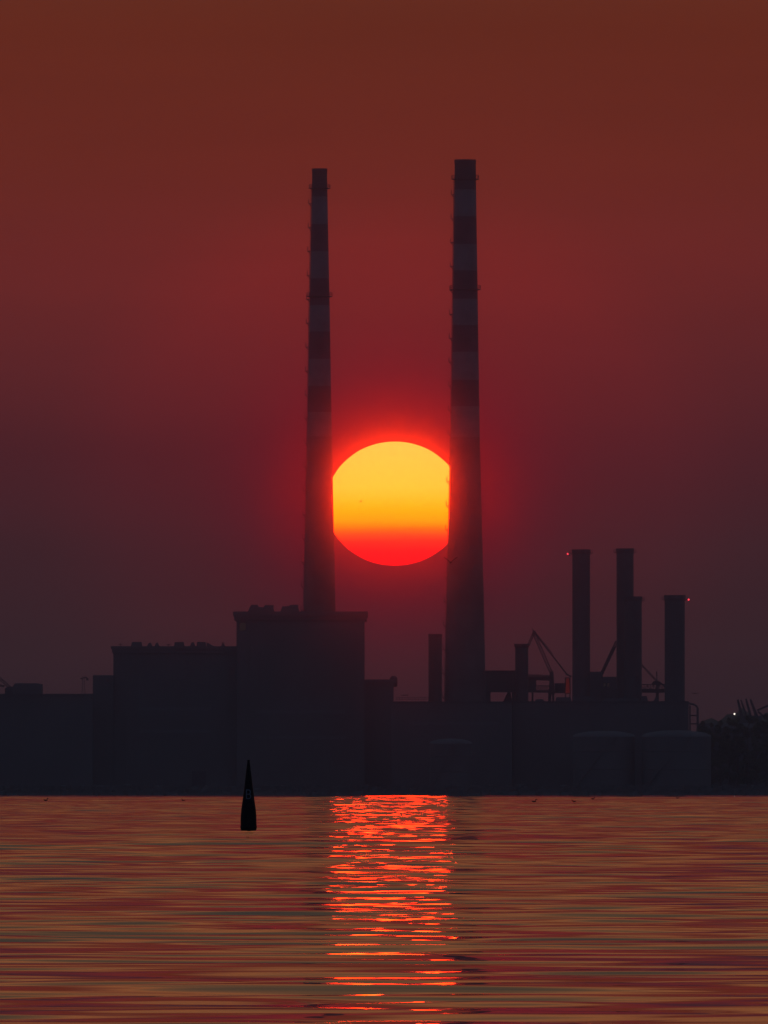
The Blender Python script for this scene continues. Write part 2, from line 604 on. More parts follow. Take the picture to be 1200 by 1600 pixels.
# ------------------------------------------------------------------ tall striped chimneys
def chimney(cx_px, D, radii, bands, rings_px, landing0, label, lad_ang):
    ztop = Z(bands[0], D)
    cx = X(cx_px, D)
    root = thing('tall_chimney', (cx, D, GROUND), label, 'chimney', 'pair of tall striped chimneys')
    zs = [Z(y, D) for y, r in radii][::-1]
    rs = [r * D / K for y, r in radii][::-1]

    def rad(z):
        return float(np.interp(z, zs, rs))
    # painted bands, alternately red and white from the top
    for i in range(len(bands) - 1):
        z1, z0 = Z(bands[i], D), Z(bands[i + 1], D)
        prof = [(rad(z0 + (z1 - z0) * k / 3), z0 + (z1 - z0) * k / 3) for k in range(4)]
        m = 'soot' if i == 0 else ('red' if i % 2 == 0 else 'white')
        MB().lathe(cx, D, prof, 64, cap=False).build('painted_band', m, root, True)
    zc = Z(bands[-1], D)
    prof = [(rad(GROUND + (zc - GROUND) * k / 12), GROUND + (zc - GROUND) * k / 12) for k in range(13)]
    MB().lathe(cx, D, prof, 64, cap=False).build('concrete_shaft', 'concrete', root, True)
    r = rad(ztop)
    MB().lathe(cx, D, [(r * .80, ztop - 6), (r * .80, ztop + 0.2), (r + 0.12, ztop + 0.2), (r + 0.12, ztop - 1.2)], 64, cap=False) \
        .lathe(cx, D, [(r * .80, ztop - 6), (0.02, ztop - 6)], 64, cap=False).build('rim', 'soot', root)
    # ring galleries
    for y in rings_px:
        z = Z(y, D)
        r = rad(z)
        g = MB().lathe(cx, D, [(r - .05, z - .35), (r + 1.0, z - .1), (r + 1.0, z + .1), (r - .05, z + .1)], 48, cap=False).build('gallery', 'steel', root)
        mbr = MB()
        n = 28
        for i in range(n):
            a, a2 = 2 * math.pi * i / n, 2 * math.pi * (i + 1) / n
            p = Vector((cx + (r + .95) * math.cos(a), D + (r + .95) * math.sin(a), z + .1))
            q = Vector((cx + (r + .95) * math.cos(a2), D + (r + .95) * math.sin(a2), z + .1))
            up = Vector((0, 0, 1.15))
            mbr.bar(p, p + up, .09)
            mbr.bar(p + up, q + up, .09)
            mbr.bar(p + up * .5, q + up * .5, .06)
        mbr.build('railing', 'steel', g)
    # caged ladder up the left-hand side
    ca, sa = math.cos(lad_ang), math.sin(lad_ang)

    def lp(z, off, tang=0.0):
        rr = rad(z) + off
        return Vector((cx + rr * ca - tang * sa, D + rr * sa + tang * ca, z))
    lad = MB()
    zb = GROUND + 8
    steps = 40
    zl = [zb + (ztop - 6 - zb) * k / steps for k in range(steps + 1)]
    for k in range(steps):
        for tg in (-.28, .28):
            lad.bar(lp(zl[k], .22, tg), lp(zl[k + 1], .22, tg), .08)
    z = zb
    while z < ztop - 6:
        lad.bar(lp(z, .22, -.28), lp(z, .22, .28), .05)
        lad.bar(lp(z, -.05), lp(z, .22), .05)
        z += 0.9
    ld = lad.build('ladder', 'steel', root)
    cage = MB()
    z = zb + 2.5
    while z < ztop - 6:
        pts = [lp(z, .22, -.3), lp(z, .62, -.32), lp(z, .82, 0), lp(z, .62, .32), lp(z, .22, .3)]
        for a, b_ in zip(pts[:-1], pts[1:]):
            cage.bar(a, b_, .05)
        z += 1.5
    tag(cage.build('safety_cage', 'steel', ld), kind='stuff')
    # rest landings
    y = landing0
    while Z(y, D) > GROUND + 20:
        z = Z(y, D)
        lm = MB()
        for tg in (-.7, .7):
            lm.bar(lp(z, -.1, tg), lp(z, 1.05, tg), .14)
            lm.bar(lp(z - 1.0, -.1, tg), lp(z, .95, tg), .10)
            lm.bar(lp(z, 1.0, tg), lp(z + 1.5, 1.0, tg), .10)
        lm.bar(lp(z, 1.0, -.7), lp(z, 1.0, .7), .14)
        lm.bar(lp(z, .5, -.7), lp(z, .5, .7), .25)
        lm.bar(lp(z + 1.5, 1.0, -.7), lp(z + 1.5, 1.0, .7), .09)
        lm.bar(lp(z + .75, 1.0, -.7), lp(z + .75, 1.0, .7), .07)
        lm.build('rest_landing', 'steel', root)
        y += 37.4
    return root


chimney(499.3, 4925, [(264, 11.5), (490, 16.0), (680, 19.2), (945, 24.7), (1240, 31.0)],
        [264, 307, 350, 392.6, 435, 477, 518, 561, 603, 644, 682], (294, 463), 318,
        'thinner striped chimney rising behind the power station, left of the sun', R(188))
chimney(727.0, 4850, [(250, 16.4), (500, 20.0), (685, 22.7), (960, 29.5), (1090, 32.0), (1240, 36.0)],
        [250, 296, 338, 381.5, 422.7, 467, 508, 550, 593.7, 635, 683], (279.5, 452), 304,
        'thicker striped chimney standing right of the sun', R(188))

# ------------------------------------------------------------------ power station
D = 4830.0
ps = thing('power_station', (X(400, D), D, GROUND),
           'large blocky power station with stepped flat roofs at the foot of the thinner chimney', 'power station')
bh = sbox(MB(), 369.5, 569.5, 957, None, D, 62).build('boiler_house', 'clad', ps)
mb = MB()
sbox(mb, 364, 575, 955.4, 962, D - 1.2, 64.4)
sbox(mb, 366, 573, 962.01, 968.5, D - .7, 63.4)
mb.build('parapet', 'clad2', bh)
th = sbox(MB(), 177, 369.4, 1011, None, D + 4, 55).build('turbine_hall', 'clad', ps)
mb = MB()
sbox(mb, 173, 369.3, 1009.6, 1013.5, D + 3, 57)
sbox(mb, 175, 369.2, 1013.51, 1020.5, D + 3.4, 56)
mb.build('parapet', 'clad2', th)
sbox(MB(), 145, 176.9, 1055, None, D + 2, 50).build('lower_wing', 'clad2', ps)
an = sbox(MB(), 569.6, 615, 1063, None, D + 6, 40).build('annex', 'clad2', ps)
mb = MB()
sbox(mb, 570.7, 618.5, 1061.6, 1066, D + 5, 42)
mb.build('parapet', 'clad', an)
mb = MB()
mb.lathe(X(615, D), D + 12, [(1.0, Z(1073, D)), (1.3, Z(1071, D)), (1.3, Z(1060, D)), (.9, Z(1057, D)), (.2, Z(1055.5, D))], 16)
mb.build('roof_vessel', 'steel', an)
# roof plant
for (x0, x1, yt, yb, tx) in ((387.5, 429, 948.5, 955.3, .6), (391, 404, 945, 948.45, .3), (412, 428.5, 945.3, 948.45, .3),
                             (438.5, 468, 947.5, 955.3, .5), (452, 467, 945, 947.45, .2)):
    sbox(MB(), x0, x1, yt, yb, D + 10, 12, tx).build('roof_plant', 'clad2', bh)
for (x0, x1, yt, tx) in ((205, 222, 1003, .2), (230, 238, 1004.5, .5), (241.5, 249, 1004, .6), (272, 288, 1003.2, .2),
                         (297, 305, 1003.6, .5), (307, 322, 1003, .2), (345.5, 351.5, 1006, .3)):
    sbox(MB(), x0, x1, yt, 1009.5, D + 12, 6, tx).build('roof_vent', 'clad2', th)
vx0, vx1, vx2 = X(322.2, D), X(331, D), X(334, D)
zt, zb = Z(1003, D), Z(1009.5, D)
mb = MB()
mb.add([(vx0, D + 12, zb), (vx2, D + 12, zb), (vx0, D + 12, zt), (vx0, D + 18, zb), (vx2, D + 18, zb), (vx0, D + 18, zt)],
       [(0, 1, 2), (3, 5, 4), (0, 2, 5, 3), (1, 4, 5, 2), (0, 3, 4, 1)])
mb.build('roof_vent', 'clad2', th)
for (x, yt) in ((188.5, 1005), (263, 1005.5), (348, 1003)):
    p = P(x, 1009.5, D + 14)
    m2 = MB().bar(p, (p.x, p.y, Z(yt, D)), .22)
    m2.bar((p.x - .7, p.y, Z(yt + 1, D)), (p.x + .7, p.y, Z(yt + 1, D)), .18)
    m2.build('aerial', 'steel', th)
# openings and facade relief
w = sbox(MB(), 374, 384.5, 972, 986, D - .12, .2).build('window', 'steel', bh)
sbox(MB(), 374.8, 383.7, 973, 985, D - .18, .05).build('pane', 'paneglow', w)  # emission stands in for sky showing through the opening
for i in range(13):
    x = 371.5 + i * 16.4
    sbox(MB(), x, x + 1.5, 969, None, D - .15, .2).build('pilaster', 'clad', bh)
for i in range(12):
    x = 179 + i * 16.2
    sbox(MB(), x, x + 1.4, 1021, None, D + 3.86, .2).build('pilaster', 'clad', th)
for (x0, x1, y0, y1) in ((215, 330, 1105, 1110), (215, 330, 1140, 1145)):
    sbox(MB(), x0, x1, y0, y1, D + 3.8, .3).build('window_strip', 'glass', th)
for (x0, x1, y0, y1) in ((400, 540, 1110, 1115), (400, 540, 1150, 1155)):
    sbox(MB(), x0, x1, y0, y1, D - .2, .3).build('window_strip', 'glass', bh)
sbox(MB(), 300, 322, 1205, None, D + 3.2, .4).build('loading_door', 'steel', th)

# long low block at far left
D = 4812.0
wh = thing('warehouse', (X(40, D), D, GROUND), 'long flat-roofed dark block at the far left of the shore', 'building')
wl = sbox(MB(), -200, 144.5, 1085.5, None, D, 16).build('wall', 'clad2', wh)
sbox(MB(), -200.5, 145.2, 1084, 1088, D - .4, 16.9).build('parapet', 'roof', wh)
for i in range(18):
    x = -190 + i * 18.4
    sbox(MB(), x, x + 1.5, 1090, None, D - .14, .2).build('pilaster', 'clad', wl)
pr = MB()
z0, z1 = Z(1083.9, D), Z(1067.5, D)
pr.add([(X(18, D), D + 2, z0), (X(65.5, D), D + 2, z0), (X(65.5, D), D + 2, Z(1069, D)), (X(58, D), D + 2, z1), (X(23, D), D + 2, z1), (X(19, D), D + 2, Z(1074, D)),
        (X(18, D), D + 13, z0), (X(65.5, D), D + 13, z0), (X(65.5, D), D + 13, Z(1069, D)), (X(58, D), D + 13, z1), (X(23, D), D + 13, z1), (X(19, D), D + 13, Z(1074, D))],
       [(0, 1, 2, 3, 4, 5), (11, 10, 9, 8, 7, 6)] + [(i, i + 6, (i + 1) % 6 + 6, (i + 1) % 6) for i in range(6)])
pr.build('plant_room', 'clad', wh)

# mast on that roof
p = P(130.5, 1083.9, D + 8)
ma = thing('signal_mast', p, 'thin mast with a crossarm on the flat roof beside the power station', 'mast')
zt = Z(1057, D + 8)
m2 = MB()
for dx, dy_ in ((-.5, -.5), (.5, -.5), (.5, .5), (-.5, .5)):
    m2.bar((p.x + dx, p.y + dy_, p.z), (p.x + dx * .5, p.y + dy_ * .5, zt), .12)
for i in range(6):
    za, zb_ = p.z + (zt - p.z) * i / 6, p.z + (zt - p.z) * (i + 1) / 6
    sgn = 1 if i % 2 else -1
    m2.bar((p.x - .45 * sgn, p.y - .45, za), (p.x + .45 * sgn, p.y - .45, zb_), .08)
m2.build('lattice_pole', 'steel', ma)
MB().bar((p.x - 1.1, p.y, zt - .7), (p.x + 1.2, p.y, zt - .3), .3).build('crossarm', 'steel', ma)
MB().box(p.x + .9, p.x + 1.6, p.y - .3, p.y + .3, zt - 1.3, zt - .55).build('lamp_head', 'steel', ma)


# ------------------------------------------------------------------ cranes
def bar_part(name, parent, pts, wid, m='steel'):
    mb_ = MB()
    for a, b_ in pts:
        mb_.bar(a, b_, wid)
    return mb_.build(name, m, parent)


# left edge crane
D = 5100.0
cr = thing('harbour_crane', P(10, 1250, D) * 1.0, 'crane jib slanting down at the left picture edge', 'crane', 'harbour cranes')
cr.location.z = GROUND
MB().truss(P(-36, 1030, D), P(19, 1077, D), .75, .9, 14, .24).build('jib', 'steel', cr)
MB().bar(P(-60, 1054, D), P(8, 1072, D), .25).bar(P(-4, 1070.5, D), P(6, 1073, D), .4).build('tie_rod', 'steel', cr)
m2 = MB().bar(P(11, 1075, D), Vector((X(11, D), D, GROUND)), 1.4).bar(P(20, 1077, D), Vector((X(20, D), D, GROUND)), 1.4)
m2.build('tower', 'steel', cr)
sbox(MB(), 9, 24, 1073, 1084, D - 1.5, 3, .3).build('machinery_house', 'steel', cr)

# level-luffing crane between the short capped stack and the plain stacks
D = 4893.0
cr = thing('harbour_crane', (X(861, D), D, GROUND), 'crane with folded jib peaking above the short capped stack', 'crane', 'harbour cranes')
m2 = MB()
m2.truss(P(834.5, 990, D), P(861.5, 1052, D), .85, 1.0, 13, .26)
m2.build('jib', 'steel', cr)
MB().truss(P(834, 989, D), P(825, 1010, D), .6, .8, 5, .22).box(X(831, D), X(838, D), D - .8, D + .8, Z(993, D), Z(985.5, D), .3).build('fly_jib', 'steel', cr)
MB().bar(P(831, 982, D), P(837, 992, D), .28).build('jib_head', 'steel', cr)
MB().bar(P(837, 991, D), P(886, 1054, D), .46).bar(P(837, 988.5, D), P(864, 1022, D), .18).build('tie_rod', 'steel', cr)
sbox(MB(), 857.5, 866.5, 1049, 1085, D - 1.4, 2.8, .35).build('tower', 'steel', cr)
m2 = MB()
m2.bar(P(860, 1083, D - 1), Vector((X(854, D), D - 3, GROUND)), .7).bar(P(864, 1083, D - 1), Vector((X(869, D), D - 3, GROUND)), .7)
m2.bar(P(860, 1083, D + 1), Vector((X(854, D), D + 3, GROUND)), .7).bar(P(864, 1083, D + 1), Vector((X(869, D), D + 3, GROUND)), .7)
m2.build('portal_legs', 'steel', cr)
sbox(MB(), 866.5, 882.5, 1067.5, 1083, D - 1.5, 3).build('machinery_house', 'steel', cr)
MB().bar(P(884, 1053, D), P(893, 1057.5, D), .5).build('counterweight_arm', 'steel', cr)

# jib behind the double stack
D = 4900.0
cr = thing('harbour_crane', (X(938, D), D, GROUND), 'thick crane jib leaning right behind the taller of the touching stacks', 'crane', 'harbour cranes')
m2 = MB()
m2.truss(P(940, 1053, D), P(963.5, 1003, D), .8, .9, 10, .34).bar(P(940, 1053, D), P(960, 1011, D), .5)
m2.bar(P(963.5, 1003, D), P(974, 972, D), .45)
m2.build('jib', 'steel', cr)
MB().bar(P(938, 1052, D), Vector((X(938, D), D, GROUND)), 1.6).build('tower', 'steel', cr)

# derrick between the touching stacks and the far right stack
D = 4888.0
cr = thing('harbour_crane', (X(1027, D), D, GROUND), 'small crane with low slanting jib left of the rightmost stack', 'crane', 'harbour cranes')
MB().truss(P(998, 1034, D), P(1030, 1068.5, D), .42, .6, 12, .18).bar(P(1026, 1064, D), P(1039, 1072, D), .6).build('jib', 'steel', cr)
MB().bar(P(1026, 1049, D), P(1026.5, 1066, D), .32).build('mast', 'steel', cr)
sbox(MB(), 1017, 1035, 1064.5, 1070, D - 1, 2, .8).build('machinery_house', 'steel', cr)
MB().bar(P(1027, 1070, D), Vector((X(1027, D), D, GROUND)), 1.0).build('tower', 'steel', cr)

# pipe bridge under it
D = 4880.0
pb = thing('pipe_bridge', (X(1020, D), D, GROUND), 'horizontal pipe bridge crossing left of the rightmost stack', 'pipe bridge')
MB().truss(P(992, 1074, D), P(1050, 1074, D), 1.9, 2.0, 12, .24).build('girder', 'steel', pb)
sbox(MB(), 992, 1050, 1076.5, 1082.5, D - .8, 1.6).build('pipe', 'stack', pb)
for x in (994, 1046):
    MB().bar(P(x, 1080, D), Vector((X(x, D), D, GROUND)), .7).build('leg', 'steel', pb)


# ------------------------------------------------------------------ plain stacks
def stack(x0, x1, ytop, D, label, cap=1.0, caph=7, lamp=None, lampy=None, arms=True, base=None, m='stack', grp='plain steel stacks'):
    xc, r = X((x0 + x1) / 2, D), (x1 - x0) / 2 * D / K
    root = thing('flue_stack', (xc, D, GROUND), label, 'stack', grp)
    zt = Z(ytop, D)
    prof = [(r * 1.02, GROUND), (r, GROUND + (zt - GROUND) * .5), (r, zt)]
    sh = MB().lathe(xc, D, prof, 40, cap=False).lathe(xc, D, [(r * .86, zt - 3), (0.02, zt - 3)], 40, cap=False).build('shaft', m, root, True)
    rc = r + cap * D / K
    MB().lathe(xc, D, [(r * .86, zt - 3), (r * .86, zt + .1), (rc, zt + .1), (rc, zt - caph * .6 * D / K), (r + .02, zt - caph * D / K)], 40, cap=False).build('cap', 'steel', root)
    # seams round the shaft
    n = int((zt - GROUND) / 9)
    for i in range(1, n):
        z = GROUND + i * 9
        MB().lathe(xc, D, [(r * 1.0, z - .12), (r * 1.02 + .05, z), (r * 1.0, z + .12)], 40, cap=False).build('flange_ring', m, sh)
    if arms:
        z = zt - caph * .75 * D / K
        for s_ in (-1, 1):
            mba = MB()
            x1_ = xc + s_ * (r + .9)
            mba.bar((xc + s_ * r * .9, D, z), (x1_, D, z), .22)
            mba.bar((x1_, D, z), (x1_, D, z + .9), .12)
            mba.bar((xc + s_ * r * .9, D, z + .8), (x1_, D, z + .8), .1)
            mba.bar((xc + s_ * r * .9, D, z - .8), (x1_ - s_ * .2, D, z), .12)
            mba.build('side_platform', 'steel', root)
    if lamp is not None:
        q = P(lamp, lampy, D)
        s_ = 1 if q.x > xc else -1
        la = MB()
        la.bar((xc + s_ * (r + .6), D, q.z - .45), (q.x, D, q.z - .45), .14)
        la.lathe(q.x, D, [(.22, q.z - .5), (.22, q.z - .28)], 12)
        lo = la.build('lamp_bracket', 'steel', root)
        MB().lathe(q.x, D, [(.10, q.z - .30), (.27, q.z - .2), (.31, q.z), (.24, q.z + .2), (.05, q.z + .3)], 14).build('warning_lamp', 'redlamp', lo)
    if base:
        bx0, bx1, by = base
        sbox(MB(), bx0, bx1, by, None, D - 6, 5).build('plinth', 'clad2', root)
    return root


stack(894.3, 922.0, 859, 4840, 'tall plain stack with a red lamp on its left', lamp=887, lampy=865.5)
stack(963.3, 990.0, 857.5, 4856, 'tall plain stack without a lamp, rising behind a shorter stack')
stack(975.0, 1002.8, 932.5, 4838, 'shorter plain stack touching a taller one behind its left')
stack(1038.5, 1070, 930.5, 4822, 'rightmost stout plain stack with a red lamp on its right', lamp=1076, lampy=937, cap=1.2, caph=8)
stack(669.5, 690.5, 991, 4930, 'faint slim stack just left of the thicker striped chimney', cap=.4, caph=5, arms=False, m='stack')
stack(805, 825.5, 1006.5, 4862, 'short capped stack with the crane jib behind it', cap=1.8, caph=6, arms=False)

# ------------------------------------------------------------------ conveyor house, bridge
D = 4872.0
ch = thing('conveyor_house', (X(780, D), D, GROUND), 'raised flat-topped house on legs right of the thicker chimney', 'building')
sbox(MB(), 756, 806, 1049.5, 1081.5, D, 14).build('housing', 'clad2', ch)
sbox(MB(), 755.5, 806.5, 1047.6, 1050.5, D - .3, 14.6).build('roof', 'roof', ch)
for (a, b_) in ((757, 766.5), (800, 812)):
    sbox(MB(), a, b_, 1081.6, None, D + 1, 10).build('leg', 'clad2', ch)
MB().bar(P(796, 1082, D + 4), P(788, 1099, D + 4), 1.2).build('brace', 'steel', ch)
sbox(MB(), 792, 801, 1080, 1100, D + 2, 6, .8).build('hopper', 'steel', ch)

D = 4876.0
cb = thing('conveyor_bridge', (X(844, D), D, GROUND), 'two-deck conveyor bridge running from the short capped stack to the crane', 'bridge')
MB().truss(P(824, 1058.5, D), P(860, 1059.5, D), 1.5, 2.0, 9, .24).build('upper_girder', 'steel', cb)
sbox(MB(), 824, 862, 1057, 1062.5, D - .6, 1.2).build('upper_deck', 'steel', cb)
sbox(MB(), 824, 838, 1063, 1082, D - .6, 1.4).build('end_house', 'clad2', cb)
sbox(MB(), 838.2, 862, 1078.5, 1082.3, D - .6, 1.2).build('lower_deck', 'steel', cb)
m2 = MB()
for i, x in enumerate((838.5, 843, 847.5, 852, 856.5)):
    m2.bar(P(x, 1078.4, D), P(x + 4.5, 1071.5, D), .2)
    m2.bar(P(x + 4.5, 1078.4, D), P(x, 1071.5, D), .2)
m2.bar(P(838.5, 1071.5, D), P(861, 1071.5, D), .25)
m2.build('bracing', 'steel', cb)
for x in (832, 858):
    MB().bar(P(x, 1082, D), Vector((X(x, D), D, GROUND)), .6).build('leg', 'steel', cb)
m2 = MB()
for x in range(826, 862, 4):
    m2.bar(P(x, 1056.9, D), P(x, 1053.6, D), .1)
m2.bar(P(826, 1053.6, D), P(846, 1053.6, D), .1)
m2.build('railing', 'steel', cb)

# building between the first two plain stacks
D = 4882.0
ob = thing('control_building', (X(942, D), D, GROUND), 'two-step building with dim lights between the tall plain stacks', 'building')
sbox(MB(), 921, 940.5, 1049.5, None, D, 18).build('tall_block', 'clad2', ob)
lb = sbox(MB(), 940.6, 975, 1057.5, None, D + 1, 17).build('low_block', 'clad2', ob)
for x in (942.5, 948.5):
    w = sbox(MB(), x, x + 4, 1066.5, 1073.5, D + .9, .2).build('window', 'steel', lb)
    sbox(MB(), x + .5, x + 3.5, 1067.2, 1072.8, D + .85, .05).build('pane', 'paneglow', w)

# red glowing panel
D = 4870.0
rp = thing('illuminated_panel', (X(886.5, D), D, GROUND), 'dim red glowing panel low beside the stack with the left-hand lamp', 'light panel')
sbox(MB(), 883.5, 890.5, 1060, 1083, D, .5, .25).build('panel', 'redpanel', rp)
sbox(MB(), 882.3, 891.7, 1058.5, 1084, D + .5, .4, .1).build('frame', 'steel', rp)
for x in (883.5, 890.5):
    MB().bar(P(x, 1083.5, D + .6), Vector((X(x, D), D + .6, GROUND)), .3).build('post', 'steel', rp)

# ------------------------------------------------------------------ low halls along the shore
D = 4790.0
hl = thing('process_hall', (X(690, D), D, GROUND), 'long low hall below the sun with a railing on its roof', 'building')
wl = sbox(MB(), 611, 800, 1097.5, None, D, 22).build('wall', 'clad', hl)
sbox(MB(), 610.7, 800.3, 1096, 1099, D - .3, 22.6).build('roof', 'roof', hl)
m2 = MB()
for x in range(619, 671, 5):
    m2.bar(P(x, 1096, D + 4), P(x, 1089.5, D + 4), .10)
for y in (1089.5, 1092.5):
    m2.bar(P(619, y, D + 4), P(669, y, D + 4), .10)
m2.bar(P(627, 1086.5, D + 4), P(638, 1086, D + 4), .25)
m2.build('railing', 'steel', hl)
for i in range(12):
    x = 620 + i * 15.5
    sbox(MB(), x, x + 1.4, 1100, None, D - .14, .2).build('pilaster', 'clad', wl)
sbox(MB(), 640, 780, 1128, 1133, D - .2, .3).build('window_strip', 'glass', wl)

D = 4796.0
hl = thing('process_hall', (X(920, D), D, GROUND), 'long low hall behind the two big tanks, under the plain stacks', 'building')
wl = sbox(MB(), 801, 1076, 1097, None, D, 20).build('wall', 'clad2', hl)
sbox(MB(), 800.7, 1076.3, 1095.5, 1098.5, D - .3, 20.6).build('roof', 'roof', hl)
for (x0, x1, yt, tx) in ((1001, 1012.5, 1087.5, .4), (1021.5, 1029.5, 1089, .6), (868, 893, 1089.5, .3), (836, 850, 1092.5, .3), (895, 935, 1088, .2), (943, 999, 1091, .3)):
    sbox(MB(), x0, x1, yt, 1095.45, D + 5, 6, tx).build('roof_unit', 'clad', hl)
for i in range(17):
    x = 806 + i * 16
    sbox(MB(), x, x + 1.4, 1099.5, None, D - .14, .2).build('pilaster', 'clad', wl)

D = 4800.0
hl = thing('shore_shed', (X(1180, D), D, GROUND), 'low dark shed behind the trees at the right picture edge', 'building')
sbox(MB(), 1092, 1420, 1138, None, D, 18).build('wall', 'clad2', hl)
zr, ze = Z(1130, D), Z(1138, D)
x0, x1 = X(1091.5, D), X(1421, D)
MB().add([(x0, D - .5, ze + .02), (x1, D - .5, ze + .02), (x1, D + 9, zr), (x0, D + 9, zr), (x1, D + 18.5, ze + .02), (x0, D + 18.5, ze + .02)],
         [(0, 1, 2, 3), (3, 2, 4, 5), (0, 3, 5), (1, 4, 2), (0, 5, 4, 1)]).build('roof', 'roof', hl)


# ------------------------------------------------------------------ storage tanks
def tank(x0, x1, yt, ye, D, label):
    xc, r = X((x0 + x1) / 2, D), (x1 - x0) / 2 * D / K
    root = thing('storage_tank', (xc, D, GROUND), label, 'tank', 'domed storage tanks by the shore')
    ze, zt = Z(ye, D), Z(yt, D)
    MB().lathe(xc, D, [(r, GROUND), (r, ze)], 64, cap=False).build('shell', 'tank', root, True)
    MB().lathe(xc, D, [(r + .12, ze - .3), (r + .12, ze)] + [(r * math.cos(a), ze + (zt - ze) * math.sin(a)) for a in [i * math.pi / 2 / 12 * .995 for i in range(13)]], 64, cap=False).build('domed_roof', 'tankroof', root, True)
    m3 = MB()
    for z in (GROUND + (ze - GROUND) * .35, GROUND + (ze - GROUND) * .7):
        m3.lathe(xc, D, [(r, z - .15), (r + .22, z), (r, z + .15)], 64, cap=False)
    m3.build('wind_girder', 'tank', root)
    m3 = MB()
    n = 26
    for i in range(n):
        a0, a1 = R(215 + i * 3), R(218 + i * 3)
        z0_, z1_ = GROUND + (ze - GROUND) * i / n, GROUND + (ze - GROUND) * (i + 1) / n
        m3.bar((xc + (r + .7) * math.cos(a0), D + (r + .7) * math.sin(a0), z0_), (xc + (r + .7) * math.cos(a1), D + (r + .7) * math.sin(a1), z1_), .28)
        m3.bar((xc + (r + 1.0) * math.cos(a0), D + (r + 1.0) * math.sin(a0), z0_ + 1), (xc + (r + 1.0) * math.cos(a1), D + (r + 1.0) * math.sin(a1), z1_ + 1), .1)
    m3.build('stair', 'tank', root)
    return root


tank(671, 737, 1154, 1161.5, 4752, 'small domed tank in front of the thicker chimney')
tank(895, 992, 1142, 1150.5, 4766, 'wide domed tank below the touching plain stacks')
tank(1003, 1111, 1141, 1150.5, 4762, 'widest domed tank below the rightmost stack')

# pipe frame to the right of the last stack
D = 4786.0
pg = thing('pipe_gantry', (X(1084, D), D, GROUND), 'arched pipe frame at the foot of the rightmost stack', 'pipe frame')
m2 = MB()
m2.bar(P(1090, 1145, D), P(1090, 1106, D), .7).bar(P(1090, 1106, D), P(1086, 1101.5, D), .6).bar(P(1086, 1101.5, D), P(1073, 1098, D), .6)
m2.build('riser_pipe', 'stack', pg)
MB().bar(P(1078, 1102, D), Vector((X(1078, D), D, GROUND)), .5).build('leg', 'steel', pg)
MB().bar(P(1090, 1145, D), Vector((X(1090, D), D, GROUND)), .5).build('leg', 'steel', pg)
MB().bar(P(1078, 1118, D), P(1090, 1118, D), .4).bar(P(1078, 1131, D), P(1090, 1131, D), .4).build('crossbeam', 'steel', pg)

# loading arms on the right edge
D = 4830.0
la = thing('loading_arms', (X(1165, D), D, GROUND), 'cluster of leaning loading arms rising above the trees at right', 'loading arms')
for (xa, ya, xb, wd) in ((1152.5, 1093, 1160, 1.1), (1157.5, 1093.5, 1168, .8), (1165.5, 1092, 1174, .9), (1172.5, 1093, 1184, 1.1)):
    MB().bar(P(xb, 1124, D), P(xa, ya, D), wd, wd * .55).build('arm', 'steel', la)
sbox(MB(), 1152, 1190, 1118, None, D - 1, 4).build('base_frame', 'clad2', la)
MB().bar(P(1183, 1110, D), P(1204, 1101, D), .6).build('boom', 'steel', la)
MB().bar(P(1184, 1112, D), P(1201, 1125, D), .6).build('stay', 'steel', la)

# lamp post with a lit white lamp
D = 4778.0
p = P(1147.6, 1115.6, D)
lpst = thing('lamp_post', (p.x, D, GROUND), 'lit white lamp on a post at the right, before the hill', 'lamp post')
MB().lathe(p.x, D, [(.16, GROUND), (.08, p.z - .35)], 10).build('post', 'steel', lpst)
MB().lathe(p.x, D, [(.10, p.z - .3), (.25, p.z - .12), (.28, p.z + .05), (.18, p.z + .24), (.03, p.z + .3)], 14).build('lamp', 'whitelamp', lpst)


# ------------------------------------------------------------------ trees
def tree(x, ytop, D, w, label, seed):
    rg = random.Random(seed)
    zt = Z(ytop, D)
    xc = X(x, D)
    H = zt - GROUND
    root = thing('tree', (xc, D, GROUND), label, 'tree', 'trees at the right of the shore')
    tr = MB().lathe(xc, D, [(.35, GROUND), (.26, GROUND + H * .4), (.12, GROUND + H * .75)], 8)
    lobes = []
    for i in range(22):
        a = rg.uniform(0, 6.28)
        f_ = rg.uniform(.06, .95)
        rr = rg.uniform(.1, .95) * w * (1.0 - .75 * max(0, f_ - .45))
        zz_ = GROUND + H * f_
        q = Vector((xc + rr * math.cos(a), D + rr * math.sin(a), zz_))
        lobes.append((q, w * rg.uniform(.3, .6) * (1.15 - .45 * f_)))
        tr.bar((xc, D, zz_ - min(H * .1, zz_ - GROUND)), q, .16, .06)
    lobes.append((Vector((xc, D, zt - w * .25)), w * .28))
    tr.build('trunk', 'bark', root)
    vs, fs = [], []
    for (q, rad_) in lobes:
        for k in range(110):
            d = Vector((rg.gauss(0, 1), rg.gauss(0, 1), rg.gauss(0, 1))).normalized() * rad_ * (rg.random() ** .4)
            cpt = q + d
            s_ = rg.uniform(.25, .55)
            u = Vector((rg.gauss(0, 1), rg.gauss(0, 1), rg.gauss(0, 1))).normalized()
            v_ = u.orthogonal().normalized()
            o0 = len(vs)
            vs += [tuple(cpt - u * s_), tuple(cpt + v_ * s_ * .5), tuple(cpt + u * s_), tuple(cpt - v_ * s_ * .5)]
            fs.append((o0, o0 + 1, o0 + 2, o0 + 3))
    MB().add(vs, fs).build('crown', 'leaf', root)


